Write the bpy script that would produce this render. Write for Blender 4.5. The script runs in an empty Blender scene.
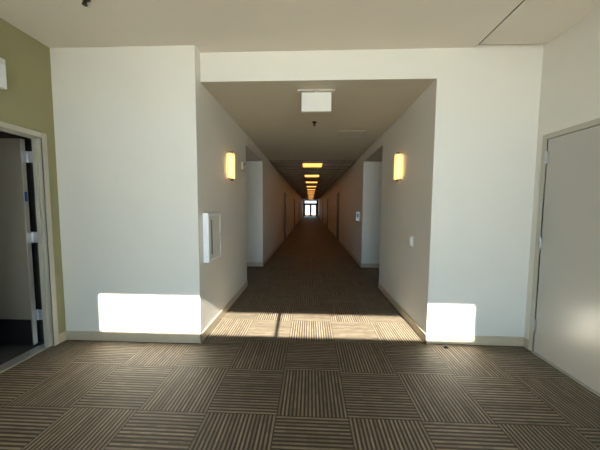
import bpy, bmesh, math
from mathutils import Matrix, Vector

scene = bpy.context.scene
COL = scene.collection

# ------------------------------------------------------------------ materials
def mat(name, base, rough=0.6, metal=0.0, emis=None, estr=0.0, bump=0.0, bscale=200.0, var=0.0, vscale=3.0, spec=0.5):
    m = bpy.data.materials.new(name); m.use_nodes = True
    nt = m.node_tree; b = nt.nodes['Principled BSDF']
    b.inputs['Base Color'].default_value = (*base, 1)
    b.inputs['Roughness'].default_value = rough
    b.inputs['Metallic'].default_value = metal
    b.inputs['Specular IOR Level'].default_value = spec
    if emis:
        b.inputs['Emission Color'].default_value = (*emis, 1)
        b.inputs['Emission Strength'].default_value = estr
    tc = nt.nodes.new('ShaderNodeTexCoord')
    if var > 0:
        n = nt.nodes.new('ShaderNodeTexNoise'); n.inputs['Scale'].default_value = vscale
        n.inputs['Detail'].default_value = 4
        nt.links.new(tc.outputs['Object'], n.inputs['Vector'])
        r = nt.nodes.new('ShaderNodeValToRGB')
        r.color_ramp.elements[0].position = 0.3; r.color_ramp.elements[1].position = 0.7
        r.color_ramp.elements[0].color = (*[c * (1 - var) for c in base], 1)
        r.color_ramp.elements[1].color = (*[min(1, c * (1 + var)) for c in base], 1)
        nt.links.new(n.outputs['Fac'], r.inputs['Fac'])
        nt.links.new(r.outputs['Color'], b.inputs['Base Color'])
    if bump > 0:
        n = nt.nodes.new('ShaderNodeTexNoise'); n.inputs['Scale'].default_value = bscale
        nt.links.new(tc.outputs['Object'], n.inputs['Vector'])
        bp = nt.nodes.new('ShaderNodeBump'); bp.inputs['Strength'].default_value = bump
        bp.inputs['Distance'].default_value = 0.002
        nt.links.new(n.outputs['Fac'], bp.inputs['Height'])
        nt.links.new(bp.outputs['Normal'], b.inputs['Normal'])
    return m

M = {}
M['wall']    = mat('white_paint', (0.715, 0.685, 0.62), 0.55, bump=.15, bscale=300, var=.012, spec=.3)
M['green']   = mat('green_paint', (0.305, 0.282, 0.148), 0.6, bump=.15, bscale=300, var=.015, spec=.3)
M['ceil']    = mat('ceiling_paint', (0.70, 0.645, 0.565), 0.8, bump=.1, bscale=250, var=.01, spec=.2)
M['ceil_shaded']   = mat('shaded_ceiling_paint', (0.53, 0.485, 0.385), 0.8, bump=.1, bscale=250, var=.01, spec=.2)  # ceiling paint darkened to carry the dimmer light of the corridor
M['base']    = mat('tan_base_vinyl', (0.50, 0.41, 0.29), 0.4, var=.04, vscale=12)
M['frame']   = mat('door_frame_paint', (0.46, 0.43, 0.35), 0.35, var=.01)
M['leaf']    = mat('door_leaf_paint', (0.42, 0.40, 0.36), 0.30, bump=.05, bscale=60, var=.01)
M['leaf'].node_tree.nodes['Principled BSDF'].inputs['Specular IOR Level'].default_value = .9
M['leaf_shaded']   = mat('shaded_door_paint', (0.21, 0.18, 0.135), 0.35, bump=.05, bscale=60, var=.01)  # door paint with the shade of the side room put into its colour
M['leafedge']= mat('door_edge_paint', (0.42, 0.39, 0.33), 0.4)
M['steel']   = mat('brushed_steel', (0.50, 0.50, 0.50), 0.4, metal=.7, var=.05, vscale=40)
M['alu']     = mat('aluminium', (0.7, 0.7, 0.68), 0.3, metal=.8)
M['bronze']  = mat('dark_bronze', (0.05, 0.035, 0.02), 0.35, metal=.7)
M['black']   = mat('black_laminate', (0.012, 0.012, 0.013), 0.35)
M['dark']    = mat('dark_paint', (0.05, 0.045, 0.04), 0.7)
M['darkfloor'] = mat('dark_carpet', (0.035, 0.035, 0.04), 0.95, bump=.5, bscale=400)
M['white']   = mat('white_enamel', (0.80, 0.81, 0.82), 0.3)
M['offwhite']= mat('off_white_plastic', (0.72, 0.70, 0.64), 0.4)
M['tanplastic']= mat('tan_plastic', (0.55, 0.47, 0.33), 0.4)
M['blue']    = mat('blue_label', (0.02, 0.07, 0.22), 0.4)
M['red']     = mat('red_enamel', (0.5, 0.02, 0.02), 0.25)
M['concrete']= mat('concrete', (0.50, 0.45, 0.37), 0.9, bump=.4, bscale=60, var=.08, vscale=2)
M['tile']    = mat('acoustic_tile', (0.44, 0.40, 0.33), 0.9, bump=.6, bscale=150, var=.03, vscale=60)
M['grid']    = mat('ceiling_grid_enamel', (0.16, 0.15, 0.13), 0.45)
M['brownframe'] = mat('brown_door_frame', (0.20, 0.12, 0.07), 0.4)
M['wood']    = mat('wood_veneer', (0.30, 0.17, 0.09), 0.4, var=.15, vscale=8)
M['bulb']    = mat('warm_lamp', (1, .8, .5), 0.4, emis=(1.0, 0.62, 0.22), estr=1.4)
M['troffer'] = mat('warm_troffer_lens', (.9, .8, .6), 0.4, emis=(1.0, 0.40, 0.085), estr=0.45)

def thin_glass(name, tint=(0.93, 0.96, 0.95)):
    m = bpy.data.materials.new(name); m.use_nodes = True; nt = m.node_tree
    nt.nodes.remove(nt.nodes['Principled BSDF'])
    out = nt.nodes['Material Output']
    t = nt.nodes.new('ShaderNodeBsdfTransparent'); t.inputs[0].default_value = (*tint, 1)
    g = nt.nodes.new('ShaderNodeBsdfGlossy'); g.inputs['Roughness'].default_value = 0.03
    f = nt.nodes.new('ShaderNodeFresnel'); f.inputs[0].default_value = 1.45
    mx = nt.nodes.new('ShaderNodeMixShader')
    nt.links.new(f.outputs[0], mx.inputs[0]); nt.links.new(t.outputs[0], mx.inputs[1])
    nt.links.new(g.outputs[0], mx.inputs[2]); nt.links.new(mx.outputs[0], out.inputs[0])
    return m
M['glass'] = thin_glass('window_glass'); M['tinted'] = thin_glass('tinted_glass', (.60, .51, .45))

def shade_mat():
    m = bpy.data.materials.new('opal_shade'); m.use_nodes = True; nt = m.node_tree
    b = nt.nodes['Principled BSDF']
    b.inputs['Base Color'].default_value = (.88, .80, .62, 1); b.inputs['Roughness'].default_value = .3
    b.inputs['Emission Color'].default_value = (1, .62, .24, 1)
    b.inputs['Emission Strength'].default_value = .20
    t = nt.nodes.new('ShaderNodeBsdfTransparent'); t.inputs[0].default_value = (1, .9, .7, 1)
    mx = nt.nodes.new('ShaderNodeMixShader'); mx.inputs[0].default_value = .55
    nt.links.new(t.outputs[0], mx.inputs[1]); nt.links.new(b.outputs[0], mx.inputs[2])
    nt.links.new(mx.outputs[0], nt.nodes['Material Output'].inputs[0])
    return m
M['shade'] = shade_mat()

TX, TY, TS = -0.2244, 2.1811, 0.5      # carpet tile origin and size
def carpet_mat():
    m = bpy.data.materials.new('striped_carpet_tile'); m.use_nodes = True; nt = m.node_tree
    b = nt.nodes['Principled BSDF']; L = nt.links
    def N(t): return nt.nodes.new(t)
    def math_(op, a, c=None):
        n = N('ShaderNodeMath'); n.operation = op
        for i, v in enumerate((a, c)):
            if v is None: continue
            if isinstance(v, (int, float)): n.inputs[i].default_value = v
            else: L.new(v, n.inputs[i])
        return n.outputs[0]
    g = N('ShaderNodeNewGeometry'); s = N('ShaderNodeSeparateXYZ'); L.new(g.outputs['Position'], s.inputs[0])
    u = math_('DIVIDE', math_('SUBTRACT', s.outputs[0], TX), TS)
    v = math_('DIVIDE', math_('SUBTRACT', s.outputs[1], TY), TS)
    iu, iv = math_('FLOOR', u), math_('FLOOR', v)
    fu, fv = math_('FRACT', u), math_('FRACT', v)
    par = math_('MODULO', math_('ABSOLUTE', math_('ADD', iu, iv)), 2.0)
    par = math_('GREATER_THAN', par, 0.5)               # 1: stripes run along Y
    ac = math_('ADD', math_('MULTIPLY', par, fu), math_('MULTIPLY', math_('SUBTRACT', 1.0, par), fv))
    al = math_('ADD', math_('MULTIPLY', par, fv), math_('MULTIPLY', math_('SUBTRACT', 1.0, par), fu))
    NS = 18.0
    sc = math_('MULTIPLY', ac, NS)
    sid = math_('FLOOR', sc); sf = math_('FRACT', sc)
    # per-stripe random tone, broken into dashes along the stripe
    cmb = N('ShaderNodeCombineXYZ')
    L.new(math_('ADD', sid, math_('MULTIPLY', iu, 17.0)), cmb.inputs[0])
    L.new(math_('MULTIPLY', iv, 31.0), cmb.inputs[1])
    L.new(math_('FLOOR', math_('MULTIPLY', al, 7.0)), cmb.inputs[2])
    wn = N('ShaderNodeTexWhiteNoise'); L.new(cmb.outputs[0], wn.inputs['Vector'])
    cm1 = N('ShaderNodeCombineXYZ')
    L.new(math_('ADD', sid, math_('MULTIPLY', iu, 13.0)), cm1.inputs[0]); L.new(math_('MULTIPLY', iv, 29.0), cm1.inputs[1])
    w1 = N('ShaderNodeTexWhiteNoise'); L.new(cm1.outputs[0], w1.inputs['Vector'])
    cm2 = N('ShaderNodeCombineXYZ'); L.new(iu, cm2.inputs[0]); L.new(iv, cm2.inputs[1])
    wt = N('ShaderNodeTexWhiteNoise'); L.new(cm2.outputs[0], wt.inputs['Vector'])
    tri = math_('ABSOLUTE', math_('SUBTRACT', sf, 0.5))  # 0 centre .. .5 edge
    st = N('ShaderNodeMapRange'); st.interpolation_type = 'SMOOTHSTEP'
    st.inputs['From Min'].default_value = .17; st.inputs['From Max'].default_value = .33
    st.inputs['To Min'].default_value = 1; st.inputs['To Max'].default_value = 0
    L.new(tri, st.inputs['Value'])
    fac = math_('MULTIPLY', st.outputs[0], math_('ADD', math_('MULTIPLY', w1.outputs['Value'], 0.35), math_('ADD', 0.35, math_('MULTIPLY', wn.outputs['Value'], 0.30))))
    nz = N('ShaderNodeTexNoise'); nz.inputs['Scale'].default_value = 260; nz.inputs['Detail'].default_value = 2
    L.new(g.outputs['Position'], nz.inputs['Vector'])
    fac = math_('MULTIPLY', fac, math_('ADD', 0.7, math_('MULTIPLY', nz.outputs['Fac'], 0.6)))
    mix = N('ShaderNodeMix'); mix.data_type = 'RGBA'
    L.new(fac, mix.inputs['Factor'])
    mix.inputs['A'].default_value = (*CARPET_DARK, 1); mix.inputs['B'].default_value = (*CARPET_LIGHT, 1)
    # joint line + tile tone
    eu = math_('MINIMUM', fu, math_('SUBTRACT', 1.0, fu)); ev = math_('MINIMUM', fv, math_('SUBTRACT', 1.0, fv))
    e = math_('MINIMUM', eu, ev)
    joint = math_('GREATER_THAN', e, 0.006)
    tone = math_('MULTIPLY', math_('ADD', 0.93, math_('MULTIPLY', wt.outputs['Value'], 0.14)),
                 math_('ADD', 0.75, math_('MULTIPLY', joint, 0.25)))
    mul = N('ShaderNodeMix'); mul.data_type = 'RGBA'; mul.blend_type = 'MULTIPLY'; mul.inputs['Factor'].default_value = 1
    cc = N('ShaderNodeCombineColor')
    for i in range(3): L.new(tone, cc.inputs[i])
    L.new(mix.outputs['Result'], mul.inputs['A']); L.new(cc.outputs[0], mul.inputs['B'])
    L.new(mul.outputs['Result'], b.inputs['Base Color'])
    b.inputs['Roughness'].default_value = 0.6; b.inputs['Specular IOR Level'].default_value = .45
    bp = N('ShaderNodeBump'); bp.inputs['Strength'].default_value = .6; bp.inputs['Distance'].default_value = .002
    L.new(math_('ADD', st.outputs[0], math_('MULTIPLY', nz.outputs['Fac'], .8)), bp.inputs['Height'])
    L.new(bp.outputs['Normal'], b.inputs['Normal'])
    return m
CARPET_DARK = (0.033, 0.023, 0.013); CARPET_LIGHT = (0.275, 0.222, 0.158)
M['carpet'] = carpet_mat()

# ------------------------------------------------------------------ helpers
class MB:
    def __init__(s): s.bm = bmesh.new()
    def box(s, a, b, bev=0.0, seg=2):
        (x0, y0, z0), (x1, y1, z1) = a, b
        x0, x1 = min(x0, x1), max(x0, x1); y0, y1 = min(y0, y1), max(y0, y1); z0, z1 = min(z0, z1), max(z0, z1)
        t = bmesh.new(); bmesh.ops.create_cube(t, size=1)
        for v in t.verts:
            v.co = Vector(((v.co.x + .5) * (x1 - x0) + x0, (v.co.y + .5) * (y1 - y0) + y0, (v.co.z + .5) * (z1 - z0) + z0))
        if bev > 0: bmesh.ops.bevel(t, geom=t.edges[:], offset=bev, segments=seg, affect='EDGES', profile=.5)
        s._add(t); return s
    def _add(s, t):
        me = bpy.data.meshes.new('tmp'); t.to_mesh(me); s.bm.from_mesh(me); bpy.data.meshes.remove(me); t.free()
    def cyl(s, c, r, h, axis='z', seg=24, r2=None):
        t = bmesh.new()
        bmesh.ops.create_cone(t, cap_ends=True, segments=seg, radius1=r, radius2=r if r2 is None else r2, depth=h)
        rot = {'z': Matrix(), 'x': Matrix.Rotation(math.pi / 2, 4, 'Y'), 'y': Matrix.Rotation(-math.pi / 2, 4, 'X')}[axis]
        bmesh.ops.transform(t, matrix=Matrix.Translation(c) @ rot, verts=t.verts); s._add(t); return s
    def sphere(s, c, r, sc=(1, 1, 1)):
        t = bmesh.new(); bmesh.ops.create_uvsphere(t, u_segments=16, v_segments=10, radius=r)
        bmesh.ops.transform(t, matrix=Matrix.Translation(c) @ Matrix.Diagonal((*sc, 1)), verts=t.verts); s._add(t); return s
    def prism(s, pts, z0, z1):
        t = bmesh.new()
        lo = [t.verts.new((x, y, z0)) for x, y in pts]; hi = [t.verts.new((x, y, z1)) for x, y in pts]
        n = len(pts)
        t.faces.new(lo[::-1]); t.faces.new(hi)
        for i in range(n): t.faces.new((lo[i], lo[(i + 1) % n], hi[(i + 1) % n], hi[i]))
        bmesh.ops.recalc_face_normals(t, faces=t.faces[:]); s._add(t); return s
    def build(s, name, m, parent=None, smooth=False):
        me = bpy.data.meshes.new(name); s.bm.to_mesh(me); s.bm.free()
        me.materials.append(m)
        if smooth:
            for p in me.polygons: p.use_smooth = True
            me.set_sharp_from_angle(angle=math.radians(35))
        o = bpy.data.objects.new(name, me); COL.objects.link(o)
        if parent: o.parent = parent; o.matrix_parent_inverse = Matrix.Translation(-parent.location)
        return o

def struct(name, mb, m, label=None, parent=None):
    o = mb.build(name, m, parent)
    if parent is None: o['kind'] = 'structure'
    if label: o['label'] = label
    if label and parent is None: o['category'] = name.split('_')[0]
    return o
def empty(name, loc, label=None, cat=None, group=None, kind=None):
    o = bpy.data.objects.new(name, None); o.location = loc; o.empty_display_size = .1; COL.objects.link(o)
    if label: o['label'] = label
    if cat: o['category'] = cat
    if group: o['group'] = group
    if kind: o['kind'] = kind
    return o
def copy_tree(o, dloc, label=None, parent=None):
    c = o.copy(); COL.objects.link(c)
    if parent is None:
        c.location = o.location + Vector(dloc)
        if label: c['label'] = label
    else:
        c.parent = parent; c.matrix_parent_inverse = o.matrix_parent_inverse.copy()
    for ch in [k for k in bpy.data.objects if k.parent == o]: copy_tree(ch, dloc, None, c)
    return c

# ------------------------------------------------------------------ dimensions (metres)
XL, XR = -2.663, 2.286            # side walls of the lobby
YL, YR = 2.589, 2.712             # fronts of the left and right piers
XA, XB = -1.163, 1.267            # corridor walls
H, HC, HX = 3.061, 2.767, 2.573   # ceilings: lobby, corridor, cross corridor
YW = -1.30                        # window wall behind the viewer
C1L, C2L, C1R, C2R = 4.59, 6.17, 4.63, 6.23
YG = 7.15                         # start of the tile ceiling
YE = 41.9                         # end of the corridor
D = 0.045

# ------------------------------------------------------------------ floors
f = MB().box((XL - .03, YW, -.1), (5.2, YR, 0)).box((XA - 4, YR, -.1), (XB + 4, C2R + .0, 0)).box((XA - .2, C2R, -.1), (XB + .2, YE + .3, 0))
struct('floor', f, M['carpet'], 'grey-brown carpet tiles with stripes laid in alternating directions')
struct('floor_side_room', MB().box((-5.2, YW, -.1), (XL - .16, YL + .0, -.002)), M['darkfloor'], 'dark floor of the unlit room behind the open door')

# ------------------------------------------------------------------ ceilings
SX = 1.632
c = MB().box((XL - .1, YW, H), (SX - .007, YR + .2, H + .1))
struct('ceiling_lobby', c, M['ceil'], 'plain painted ceiling over the lobby')
c = MB().box((SX + .008, YW, H), (XR - .004, YR - .045, H + .05))
struct('ceiling_panel', c, M['ceil'], 'ceiling strip to the right of the dark seam')
struct('trim_1', MB().box((SX - .0069, YW, H + .004), (SX + .0079, YR - .045, H + .04)), M['black'], 'thin dark seam running across the lobby ceiling')
struct('trim_2', MB().box((SX - .005, YR - .06, H + .025), (XR + .1, YR + .1, H + .09)), M['ceil'], 'shadow gap where the right ceiling strip meets the pier')
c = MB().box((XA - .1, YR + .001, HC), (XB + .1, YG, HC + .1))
struct('ceiling_corridor', c, M['ceil_shaded'], 'lower plain ceiling at the corridor mouth')
struct('ceiling_cross_left', MB().box((XA - 4, C1L - .05, HX), (XA - .1, C2L + .05, HX + .1)).box((XA - .12, C1L, HX), (XA, C2L, HC + .1)), M['ceil'], 'ceiling of the left side passage')
struct('ceiling_cross_right', MB().box((XB + .1, C1R - .05, HX), (XB + 4, C2R + .05, HX + .1)).box((XB, C1R, HX), (XB + .12, C2R, HC + .1)), M['ceil'], 'ceiling of the right side passage')
ct = MB().box((XA - .1, YG, HC + .008), (XB + .1, YE + .3, HC + .1)).build('ceiling_grid', M['tile'])
ct['kind'] = 'structure'; ct['label'] = 'suspended tile ceiling running down the long corridor'; ct['category'] = 'ceiling'
gm = MB(); CXm = .05; LP = 2.62; L0 = 7.93
for gx in (-.9, -.3, .3, .9):
    gm.box((CXm + gx - .012, YG, HC - .002), (CXm + gx + .012, YE, HC + .01))
y = L0 - .385
while y < YE:
    gm.box((XA, y - .012, HC - .002), (XB, y + .012, HC + .01)); y += LP / 4
gm.box((XA, YG - .0, HC - .004), (XA + .025, YE, HC + .01)).box((XB - .025, YG, HC - .004), (XB, YE, HC + .01))
gm.box((XA, YG - .012, HC - .008), (XB, YG + .02, HC + .01))
gm.build('grid_bars', M['grid'], ct)
struct('roof', MB().box((-5.6, YW - .1, 3.3), (5.6, YE + .4, 3.4)), M['dark'], 'roof slab above the ceilings')

# ------------------------------------------------------------------ walls
DLa, DLb = 1.53, 2.447            # left door opening (y)
DRb = 2.590; DRa = DRb - .93      # right door opening (y)
DH = 2.130
TH = .085
w = (MB().box((XL - TH, YW, 0), (XL, DLa - .03, 3.3)).box((XL - TH, DLb + .03, 0), (XL, YL + .05, 3.3))
     .box((XL - TH, DLa - .03, DH + .03), (XL, DLb + .03, 3.3)))
struct('wall_left', w, M['green'], 'olive green painted wall with the open door')
w = (MB().box((XR, YW, 0), (XR + .15, DRa - .03, 3.3)).box((XR, DRb + .03, 0), (XR + .15, YR + .05, 3.3))
     .box((XR, DRa - .03, DH + .03), (XR + .15, DRb + .03, 3.3)))
struct('wall_right', w, M['wall'], 'off-white wall with the closed grey door')
struct('wall_pier_left', MB().box((-5.2, YL, 0), (XA, C1L, 3.3)), M['wall'], 'white pier wall left of the corridor')
struct('wall_pier_right', MB().box((XB, YR, 0), (5.3, C1R, 3.3)), M['wall'], 'white pier wall right of the corridor')
struct('wall_header', MB().box((XA, YR, HC + .002), (XB, YR + .16, 3.3)), M['wall'], 'white header above the corridor opening')

doors = [(11.15, 12.2), (18.2, 19.25), (25.6, 26.65), (33.0, 34.05)]
def corridor_wall(x, sgn, y0):
    mb = MB(); a = x; b = x + sgn * .2
    mb.box((x, y0, 0), (x + sgn * 4, y0 + .15, 3.3))
    ys = y0 + .15
    for d0, d1 in doors:
        mb.box((a, ys, 0), (b, d0, 3.3)); mb.box((a, d0, 2.15), (b, d1, 3.3)); ys = d1
    mb.box((a, ys, 0), (b, YE + .3, 3.3))
    return mb
struct('wall_corridor_left', corridor_wall(XA, -1, C2L), M['wall'], 'left wall of the long corridor')
struct('wall_corridor_right', corridor_wall(XB, 1, C2R), M['wall'], 'right wall of the long corridor')
struct('wall_cross_left', MB().box((XA - 4, C1L - .1, 0), (XA - 4.15, C2L + .1, 3.3)), M['wall'], 'end wall of the left side passage')
struct('wall_cross_right', MB().box((XB + 4, C1R - .1, 0), (XB + 4.15, C2R + .1, 3.3)), M['wall'], 'end wall of the right side passage')
# unlit side room
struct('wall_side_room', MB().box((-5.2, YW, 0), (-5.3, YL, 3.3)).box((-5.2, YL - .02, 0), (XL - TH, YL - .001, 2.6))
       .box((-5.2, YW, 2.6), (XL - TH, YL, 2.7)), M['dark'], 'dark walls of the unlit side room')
struct('wall_behind_door', MB().box((XR + .13, DRa - .1, 0), (XR + .16, DRb + .04, 2.3)), M['dark'], 'dark backing added behind the closed door to stop light leaks')  # added sheet, keeps sky light out of the gap round the leaf
struct('wall_outer_right', MB().box((5.2, YW, 0), (5.3, YR, 3.3)), M['dark'], 'outer wall')

# baseboards
BH, BT = .10, .012
def bbd(name, boxes, label):
    mb = MB()
    for a, b in boxes: mb.box(a, b, .003, 1)
    struct(name, mb, M['base'], label)
bbd('baseboard_left', [((XL, DLb + .052, 0), (XL + BT, YL, BH)), ((XL, YW, 0), (XL + BT, DLa - .052, BH))], 'tan base strip on the green wall')
bbd('baseboard_pier_left', [((XL, YL - BT, 0), (XA + BT, YL, BH)), ((XA, YL - BT, 0), (XA + BT, C1L, BH))], 'tan base strip round the left pier')
bbd('baseboard_pier_right', [((XB - BT, YR - BT, 0), (XR, YR, BH)), ((XB - BT, YR - BT, 0), (XB, C1R, BH))], 'tan base strip round the right pier')
bbd('baseboard_right', [((XR - BT, DRb + .052, 0), (XR, YR, BH)), ((XR - BT, YW, 0), (XR, DRa - .052, BH))], 'tan base strip on the right wall')
def cb(x, s, y0):
    r = [((x, y0 - BT, 0), (x - s * 0 + s * 4, y0, BH))]
    ys = y0 - BT
    for d0, d1 in doors:
        r.append(((x, ys, 0), (x - s * BT, d0 - .05, BH))); ys = d1 + .05
    r.append(((x, ys, 0), (x - s * BT, YE, BH))); return r
bbd('baseboard_corridor_left', cb(XA, -1, C2L), 'tan base strip along the left corridor wall')
bbd('baseboard_corridor_right', cb(XB, 1, C2R), 'tan base strip along the right corridor wall')

# ------------------------------------------------------------------ left door (open, swings into dark room)
d = empty('door_1', (XL, 2.0, 0), 'open grey door in the green wall with a black kick plate', 'door', kind='structure')
fr = MB(); X0 = XL + .012
for y0, s in ((DLb, 1), (DLa, -1)):
    fr.box((X0, y0, 0), (XL - .004, y0 + s * .05, DH + .05), .002, 1)       # face
    fr.box((X0 - .001, y0, 0), (XL - TH - .012, y0 + s * .028, DH + .028))  # jamb
    fr.box((XL - .038, y0 - s * .016, 0), (XL - .070, y0 + s * .02, DH))    # stop
fr.box((X0 - .0005, DLa, DH), (XL - .004, DLb, DH + .05), .002, 1)
fr.box((X0 - .001, DLa, DH), (XL - TH - .012, DLb, DH + .028))
fr.box((XL - .038, DLa, DH - .016), (XL - .070, DLb, DH + .01))
fr.build('door_frame', M['frame'], d)
lx = -2.868                                                                 # hinge edge of the leaf
lf = MB().box((lx - .90, 2.437, .012), (lx, 2.480, DH - .008), .0015, 1).build('door_leaf', M['leaf_shaded'], d)
MB().box((lx - .004, 2.4385, .013), (lx + .0015, 2.4785, DH - .009)).build('leaf_edge', M['leafedge'], lf)['label'] = 'paler hinge edge'
MB().box((lx - .88, 2.4335, .014), (lx - .006, 2.437, .285)).build('kick_plate', M['black'], lf)['label'] = 'black kick plate'
MB().box((lx - .001, 2.445, 1.505), (lx + .003, 2.470, 1.60)).build('blue_label', M['blue'], lf)['label'] = 'small blue label'
hn = MB().cyl((lx - .84, 2.425, 1.02), .026, .012, 'y').cyl((lx - .84, 2.405, 1.02), .010, .05, 'y').box((lx - .85, 2.38, 1.01), (lx - .73, 2.395, 1.03), .004)
hn.build('door_handle', M['steel'], lf, True)
for z in (1.952, 1.137, .316):
    h = MB().box((lx + .0015, 2.443, z - .055), (lx + .005, 2.487, z + .055), .001, 1)
    h.box((lx + .004, 2.487, z - .055), (XL - TH - .010, 2.4905, z + .055), .001, 1)
    h.cyl((lx + .008, 2.490, z), .007, .112, 'z', 12)
    for k in (-.035, 0, .035): h.cyl((lx + .0055, 2.462 + (.009 if k else -.009), z + k), .004, .002, 'x', 10)
    h.build('hinge', M['steel'], d, True)
MB().box((XL - .16, DLa, -.01), (XL - .028, DLb, .004), .001, 1).build('threshold', M['alu'], d)

# ------------------------------------------------------------------ right door (closed)
d = empty('door_2', (XR, 2.1, 0), 'closed grey door in the right wall with three hinges', 'door', kind='structure')
fr = MB(); X0 = XR - .012
for y0, s in ((DRb, 1), (DRa, -1)):
    fr.box((X0, y0, 0), (XR + .004, y0 + s * .05, DH + .05), .002, 1)
    fr.box((X0 + .001, y0, 0), (XR + .12, y0 + s * .028, DH + .028))
    fr.box((XR + .046, y0 - s * .016, 0), (XR + .09, y0 + s * .02, DH))
fr.box((X0 + .0005, DRa, DH), (XR + .004, DRb, DH + .05), .002, 1)
fr.box((X0 + .001, DRa, DH), (XR + .12, DRb, DH + .028))
fr.build('door_frame', M['frame'], d)
lf = MB().box((XR - .004, DRa + .003, .012), (XR + .042, DRb - .004, DH - .004), .0015, 1).build('door_leaf', M['leaf'], d)
hn = (MB().cyl((XR - .010, DRa + .07, 1.0), .027, .012, 'x').cyl((XR - .035, DRa + .07, 1.0), .010, .05, 'x')
      .box((XR - .062, DRa + .06, .99), (XR - .045, DRa + .19, 1.01), .004))
hn.build('door_handle', M['steel'], lf, True)
for z in (1.953, 1.121, .287):
    h = MB().cyl((XR - .013, DRb - .001, z), .0075, .112, 'z', 14)
    for k in (-1, 1): h.cyl((XR - .013, DRb - .001, z + k * .059), .0055, .008, 'z', 12)
    h.box((XR - .0155, DRb - .018, z - .055), (XR - .0045, DRb + .014, z + .055), .001, 1)
    h.build('hinge', M['steel'], d, True)
MB().box((XR - .018, DRa, -.01), (XR + .1, DRb, .006), .001, 1).build('threshold', M['alu'], d)

# ------------------------------------------------------------------ doors down the corridor
n = 3
for (d0, d1), pos in zip(doors, ('nearest', 'second', 'third', 'farthest')):
    for x, s, side in ((XA, -1, 'left'), (XB, 1, 'right')):
        d = empty('door_%d' % n, (x, (d0 + d1) / 2, 0), '%s closed door down the %s corridor wall' % (pos, side), 'door', kind='structure'); n += 1
        fr = MB()
        for a, b in ((d0, d0 + .05), (d1 - .05, d1)):
            fr.box((x - s * .012, a, 0), (x + s * .15, b, 2.15))
        fr.box((x - s * .0115, d0 + .05, 2.10), (x + s * .15, d1 - .05, 2.15))
        fr.build('door_frame', M['brownframe'], d)
        lf = MB().box((x + s * .075, d0 + .05, .01), (x + s * .12, d1 - .05, 2.10)).build('door_leaf', M['wood'], d)
        MB().cyl((x + s * .05, d0 + .12, 1.0), .012, .05, 'x', 12).box((x + s * .02, d0 + .11, .99), (x + s * .035, d0 + .23, 1.01), .003).build('door_handle', M['steel'], lf)

# ------------------------------------------------------------------ glass entrance at the far end
e = empty('door_11', (CXm, YE, 0), 'pair of glazed doors with a transom at the far end', 'door', kind='structure')
fx0, fx1 = XA, XB
fr = MB()
fr.box((fx0, YE, 0), (fx0 + .22, YE + .12, HC)).box((fx1 - .26, YE, 0), (fx1, YE + .12, HC))
fr.box((fx0, YE, 2.62), (fx1, YE + .12, HC)).box((fx0, YE, 2.02), (fx1, YE + .12, 2.20))
fr.build('door_frame', M['black'], e)
for a, b in ((fx0 + .22, CXm - .03), (CXm + .03, fx1 - .26)):
    lf = MB().box((a, YE + .03, .02), (a + .10, YE + .08, 2.02)).box((b - .12, YE + .03, .02), (b, YE + .08, 2.02)) \
        .box((a, YE + .03, .02), (b, YE + .08, .24)).box((a, YE + .03, 1.90), (b, YE + .08, 2.02)).build('door_leaf', M['black'], e)
    MB().box((a + .10, YE + .05, .24), (b - .12, YE + .056, 1.90)).build('pane', M['tinted'], lf)
MB().box((fx0 + .22, YE + .05, 2.20), (fx1 - .26, YE + .056, 2.62)).build('pane', M['tinted'], e)
MB().box((CXm - .03, YE + .02, 0), (CXm + .03, YE + .09, 2.02)).build('centre_post', M['black'], e)

# ------------------------------------------------------------------ window wall behind the viewer (unseen, openings shaped to cast the sun patches)
WA, WB = -2.072, 1.962; MX = -.172
ZS0, ZS1 = 2.578, 2.984           # clear clerestory band
LWA, LWB = -1.75, 1.95  # lower glazing, added and placed to balance daylight on the piers
w = (MB().box((-5.3, YW - .12, 0), (WA, YW, 3.3)).box((WB, YW - .12, 0), (5.3, YW, 3.3))
     .box((WA, YW - .03, ZS1), (WB, YW, 3.3)).box((WA, YW - .12, ZS0 - .12), (WB, YW, ZS0)).box((WA, YW - .12, 0), (LWA, YW, ZS0)))
struct('wall_rear', w, M['wall'], 'window wall behind the viewer')
wn = empty('window_1', (0, YW, 0), 'clerestory window behind the viewer', 'window', kind='structure')
MB().box((MX - .021, YW - .07, ZS0), (MX + .021, YW - .03, ZS1)).build('mullion', M['bronze'], wn)
MB().box((WA, YW - .056, ZS0), (MX - .021, YW - .05, ZS1)).build('pane', M['glass'], wn)
MB().box((MX + .021, YW - .056, ZS0), (WB, YW - .05, ZS1)).build('pane', M['glass'], wn)
wn = empty('window_2', (0, YW, 0), 'tall unseen glazing added behind the viewer for soft daylight', 'window', kind='structure')
fr = MB(); xs = [LWA, MX, .9, LWB]
for x in xs: fr.box((x - .025, YW - .1, 0), (x + .025, YW - .02, ZS0 - .12))
fr.box((LWA, YW - .1, 0), (LWB, YW - .02, .10))
fr.build('window_frame', M['bronze'], wn)
for a, b in zip(xs, xs[1:]):
    MB().box((a + .025, YW - .056, .1), (b - .025, YW - .05, ZS0 - .12)).build('pane', M['glass'], wn)
# added unseen canopy keeping sun off the lower glazing, and forecourt
struct('canopy', MB().box((-6, YW - 3.1, 2.40), (6, YW - .12, 2.47)), M['concrete'], 'added canopy outside that keeps sun off the lower glazing')
struct('ground', MB().box((-40, -40, -.16), (40, YW - .0, -.06)).box((-40, YE + .3, -.16), (40, 90, -.06)), M['concrete'], 'paved forecourt outside')

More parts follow.
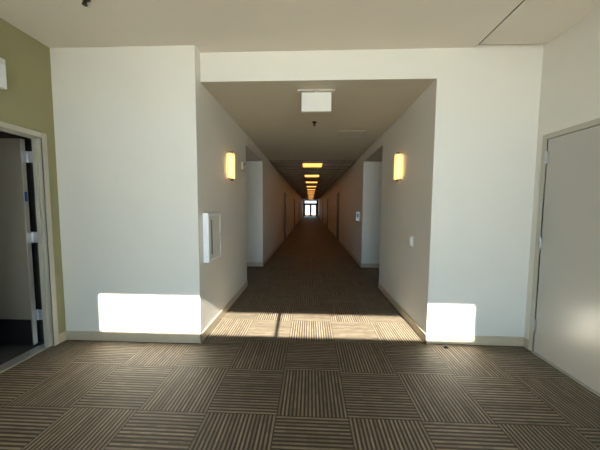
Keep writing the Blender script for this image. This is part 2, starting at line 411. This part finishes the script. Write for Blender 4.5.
# ------------------------------------------------------------------ troffers down the corridor
t0 = empty('ceiling_light', (CXm, L0, HC), 'nearest glowing rectangular light in the long corridor ceiling', 'ceiling light', 'row of corridor ceiling lights')
tl, tw = .36, .295
fr = MB()
for s in (-1, 1):
    fr.box((CXm + s * tw, L0 - tl - .02, HC - .006), (CXm + s * (tw + .02), L0 + tl + .02, HC + .007))
    fr.box((CXm - tw, L0 + s * tl, HC - .006), (CXm + tw, L0 + s * (tl + .02), HC + .007))
fr.build('frame', M['grid'], t0)
MB().box((CXm - tw, L0 - tl, HC - .003), (CXm + tw, L0 + tl, HC + .006)).build('diffuser', M['troffer'], t0)
ords = ['second', 'third', 'fourth', 'fifth', 'sixth', 'seventh', 'eighth', 'ninth', 'tenth', 'eleventh', 'twelfth', 'thirteenth']
for k in range(12):
    copy_tree(t0, (0, LP * (k + 1), 0), '%s glowing ceiling light counted from the near end of the corridor row' % ords[k])

# ------------------------------------------------------------------ wall sconces
def sconce(x, s, yc, label):
    o = empty('wall_sconce', (x, yc, 2.03), label, 'wall lamp')
    z0, z1 = 1.862, 2.204; hw, dp = .066, .098
    MB().box((x, yc - .035, z0 - .01), (x + s * .012, yc + .035, z1 + .01), .003, 1).build('back_plate', M['bronze'], o)
    # bowed opal shade: open shell with thickness
    pts = []
    K = 14
    for k in range(K + 1):
        a = math.pi * k / K
        pts.append((x + s * (.014 + (dp - .014) * math.sin(a) ** .55), yc - hw * math.cos(a)))
    inn = []
    for k in range(K, -1, -1):
        a = math.pi * k / K
        inn.append((x + s * (.014 + (dp - .018) * math.sin(a) ** .55), yc - (hw - .004) * math.cos(a)))
    MB().prism(pts + inn, z0, z1).build('lamp_shade', M['shade'], o, True)
    MB().cyl((x + s * .045, yc, (z0 + z1) / 2), .016, .29, 'z', 16).build('bulb', M['bulb'], o, True)
    for z, k in ((z1, 1), (z0, -1)):
        m = MB()
        m.box((x + s * .006, yc - .033, z - .003), (x + s * .07, yc + .033, z + k * .010), .002, 1)
        m.cyl((x + s * .055, yc, z + k * .017), .022, .026, 'z', 16)
        m.build('end_cap', M['bronze'], o, True)
    return o
sconce(XA, 1, 3.57, 'glowing opal wall sconce on the left corridor wall')
sconce(XB, -1, 3.65, 'glowing opal wall sconce on the right corridor wall')

# ------------------------------------------------------------------ extinguisher cabinet
c = empty('extinguisher_cabinet', (XA, 2.89, .85), 'white fire extinguisher cabinet with dark window slot on the left corridor wall', 'cabinet')
y0, y1, z0, z1, xp = 2.70, 3.09, .848, 1.392, XA + .062
b = MB().box((XA, y0, z0), (XA + .006, y1, z1))
b.box((XA, y0, z0), (xp, y0 + .035, z1), .008, 3).box((XA, y1 - .035, z0), (xp, y1, z1), .008, 3)
b.box((XA, y0 + .02, z0), (xp, y1 - .02, z0 + .035), .008, 3).box((XA, y0 + .02, z1 - .035), (xp, y1 - .02, z1), .008, 3)
b.build('cabinet_frame', M['white'], c, True)
dr = MB().box((xp - .012, y0 + .03, z0 + .03), (xp - .004, y0 + .085, z1 - .03)).box((xp - .012, y0 + .125, z0 + .03), (xp - .004, y1 - .03, z1 - .03)) \
    .box((xp - .012, y0 + .08, z0 + .03), (xp - .004, y0 + .13, z0 + .075)).box((xp - .012, y0 + .08, z1 - .075), (xp - .004, y0 + .13, z1 - .03)) \
    .build('door', M['offwhite'], c)
MB().box((xp - .010, y0 + .085, z0 + .075), (xp - .007, y0 + .125, z1 - .075)).build('window_slot', M['black'], dr)['label'] = 'dark narrow glazed slot'
MB().box((xp - .004, y1 - .055, 1.09), (xp + .010, y1 - .045, 1.15), .002).build('handle', M['steel'], dr)

# ------------------------------------------------------------------ small wall devices
o = empty('alarm_strobe', (XA, 4.32, 2.14), 'small tan alarm strobe high on the left corridor wall beside the side passage', 'alarm')
MB().box((XA, 4.25, 2.085), (XA + .035, 4.39, 2.215), .006).build('housing', M['tanplastic'], o, True)
MB().box((XA + .03, 4.29, 2.10), (XA + .055, 4.35, 2.16), .008).build('lens', M['offwhite'], o, True)
MB().box((XA + .034, 4.275, 2.175), (XA + .038, 4.365, 2.205)).build('grille', M['black'], o)

o = empty('wall_thermostat', (XB, 3.2, 1.05), 'small off-white wall control on the right corridor wall below the sconce', 'thermostat')
MB().box((XB - .010, 3.155, .985), (XB, 3.245, 1.115), .003).build('back_plate', M['offwhite'], o, True)
MB().box((XB - .028, 3.170, 1.0), (XB - .009, 3.230, 1.10), .004).build('cover', M['offwhite'], o, True)
MB().box((XB - .031, 3.188, 1.055), (XB - .027, 3.212, 1.085), .001, 1).build('button', M['white'], o)

o = empty('soap_dispenser', (XB, 6.60, 1.1), 'small white wall dispenser with dark window beside the right passage corner', 'dispenser')
MB().box((XB - .10, 6.53, 1.13), (XB, 6.66, 1.375), .012, 3).build('cover', M['white'], o, True)
MB().box((XB - .075, 6.5275, 1.22), (XB - .04, 6.5305, 1.32)).build('level_window', M['black'], o)
MB().box((XB - .085, 6.56, 1.10), (XB - .02, 6.63, 1.135), .006).build('nozzle', M['black'], o)

o = empty('emergency_light', (XL, 1.95, 2.46), 'white box light high on the green wall above the open door', 'light fixture')
MB().box((XL, 1.72, 2.455), (XL + .05, 2.153, 2.66), .004).build('housing', M['white'], o, True)
MB().box((XL, 1.72, 2.661), (XL + .05, 2.153, 2.702), .004).build('top_housing', M['offwhite'], o, True)

o = empty('exit_sign', (.05, 2.94, HC), 'blank white sign box hanging from the corridor ceiling', 'sign')
MB().box((-.155, 2.915, HC - .010), (.262, 2.985, HC + .001), .003, 1).build('canopy', M['ceil'], o, True)
MB().cyl((.05, 2.945, HC - .022), .03, .012).build('stem', M['offwhite'], o, True)
MB().box((-.110, 2.925, HC - .232), (.224, 2.965, HC - .024), .003, 1).build('sign_face', M['offwhite'], o, True)

def sprinkler(x, y, z, label):
    o = empty('sprinkler_head', (x, y, z), label, 'sprinkler', None)
    MB().cyl((x, y, z - .0035), .038, .009).cyl((x, y, z - .012), .024, .010, r2=.03).build('escutcheon', M['bronze'], o, True)
    m = MB().cyl((x, y, z - .028), .009, .03, 'z', 12)
    m.box((x - .016, y - .003, z - .052), (x - .011, y + .003, z - .03)).box((x + .011, y - .003, z - .052), (x + .016, y + .003, z - .03))
    m.cyl((x, y, z - .054), .019, .003, 'z', 16)
    m.build('head', M['bronze'], o, True)
sprinkler(.05, 3.99, HC, 'small dark sprinkler head in the corridor ceiling behind the hanging sign')
sprinkler(-1.75, 1.995, H, 'dark sprinkler head at the top left of the lobby ceiling')

o = empty('access_hatch', (.69, 4.63, HC), 'flat painted access hatch in the corridor ceiling near the right wall', 'hatch')
m = MB(); hx0, hx1, hy0, hy1 = .46, .94, 4.43, 4.82
for a, b in (((hx0, hy0), (hx1, hy0 + .02)), ((hx0, hy1 - .02), (hx1, hy1)), ((hx0, hy0), (hx0 + .02, hy1)), ((hx1 - .02, hy0), (hx1, hy1))):
    m.box((*a, HC - .011), (*b, HC))
m.build('frame', M['ceil_shaded'], o)
MB().box((hx0 + .024, hy0 + .024, HC - .004), (hx1 - .024, hy1 - .024, HC)).build('panel', M['ceil_shaded'], o)

o = MB().cyl((1.438, 2.637, .007), .022, .014, 'z', 20).cyl((1.438, 2.637, .018), .014, .008, 'z', 20).build('floor_plug', M['black'], None, True)
o['label'] = 'small dark round plug on the carpet in front of the right pier'; o['category'] = 'plug'

# ------------------------------------------------------------------ light
sun = bpy.data.lights.new('sun', 'SUN'); sun.energy = SUN = 9.5; sun.color = (1.0, .91, .82); sun.angle = math.radians(.53)
so = bpy.data.objects.new('sun', sun); COL.objects.link(so)
dirv = Vector((-.05, 1, -.633)); so.rotation_euler = dirv.to_track_quat('-Z', 'Y').to_euler(); so.location = (0, -10, 8)
wd = bpy.data.worlds.new('sky'); scene.world = wd; wd.use_nodes = True
bg = wd.node_tree.nodes['Background']; bg.inputs[0].default_value = (.46, .73, 1.0, 1); bg.inputs[1].default_value = 1.38
def portal(x0, x1, y, z0, z1, flip):
    l = bpy.data.lights.new('portal', 'AREA'); l.shape = 'RECTANGLE'; l.size = x1 - x0; l.size_y = z1 - z0; l.cycles.is_portal = True
    p = bpy.data.objects.new('portal', l); COL.objects.link(p); p.location = ((x0 + x1) / 2, y, (z0 + z1) / 2)
    p.rotation_euler = (math.radians(90 if flip else -90), 0, 0)
portal(WA, WB, YW - .13, .0, ZS1, False)
portal(XA, XB, YE + .2, 0, HC, True)

# ------------------------------------------------------------------ camera
yaw, pit, rol, hh, fpx = .0403, .0677, .0061, 1.4562, 253.73
fwd = Vector((-math.sin(yaw) * math.cos(pit), math.cos(yaw) * math.cos(pit), -math.sin(pit)))
r0 = Vector((math.cos(yaw), math.sin(yaw), 0)); u0 = r0.cross(fwd)
cr, sr = math.cos(rol), math.sin(rol)
R = cr * r0 + sr * u0; U = cr * u0 - sr * r0
cam = bpy.data.cameras.new('camera'); cam.sensor_width = 36; cam.lens = fpx / 600 * 36; cam.clip_start = .02; cam.clip_end = 300
co = bpy.data.objects.new('camera', cam); COL.objects.link(co)
mw = Matrix(((R.x, U.x, -fwd.x, 0), (R.y, U.y, -fwd.y, 0), (R.z, U.z, -fwd.z, hh), (0, 0, 0, 1)))
co.matrix_world = mw
scene.camera = co

scene.view_settings.view_transform = 'Standard'; scene.view_settings.look = 'None'
scene.view_settings.gamma = 1; scene.view_settings.use_curve_mapping = False
scene.view_settings.exposure = 2.42
scene.cycles.use_denoising = True
scene.cycles.max_bounces = 10; scene.cycles.diffuse_bounces = 8
scene.cycles.sample_clamp_indirect = 6
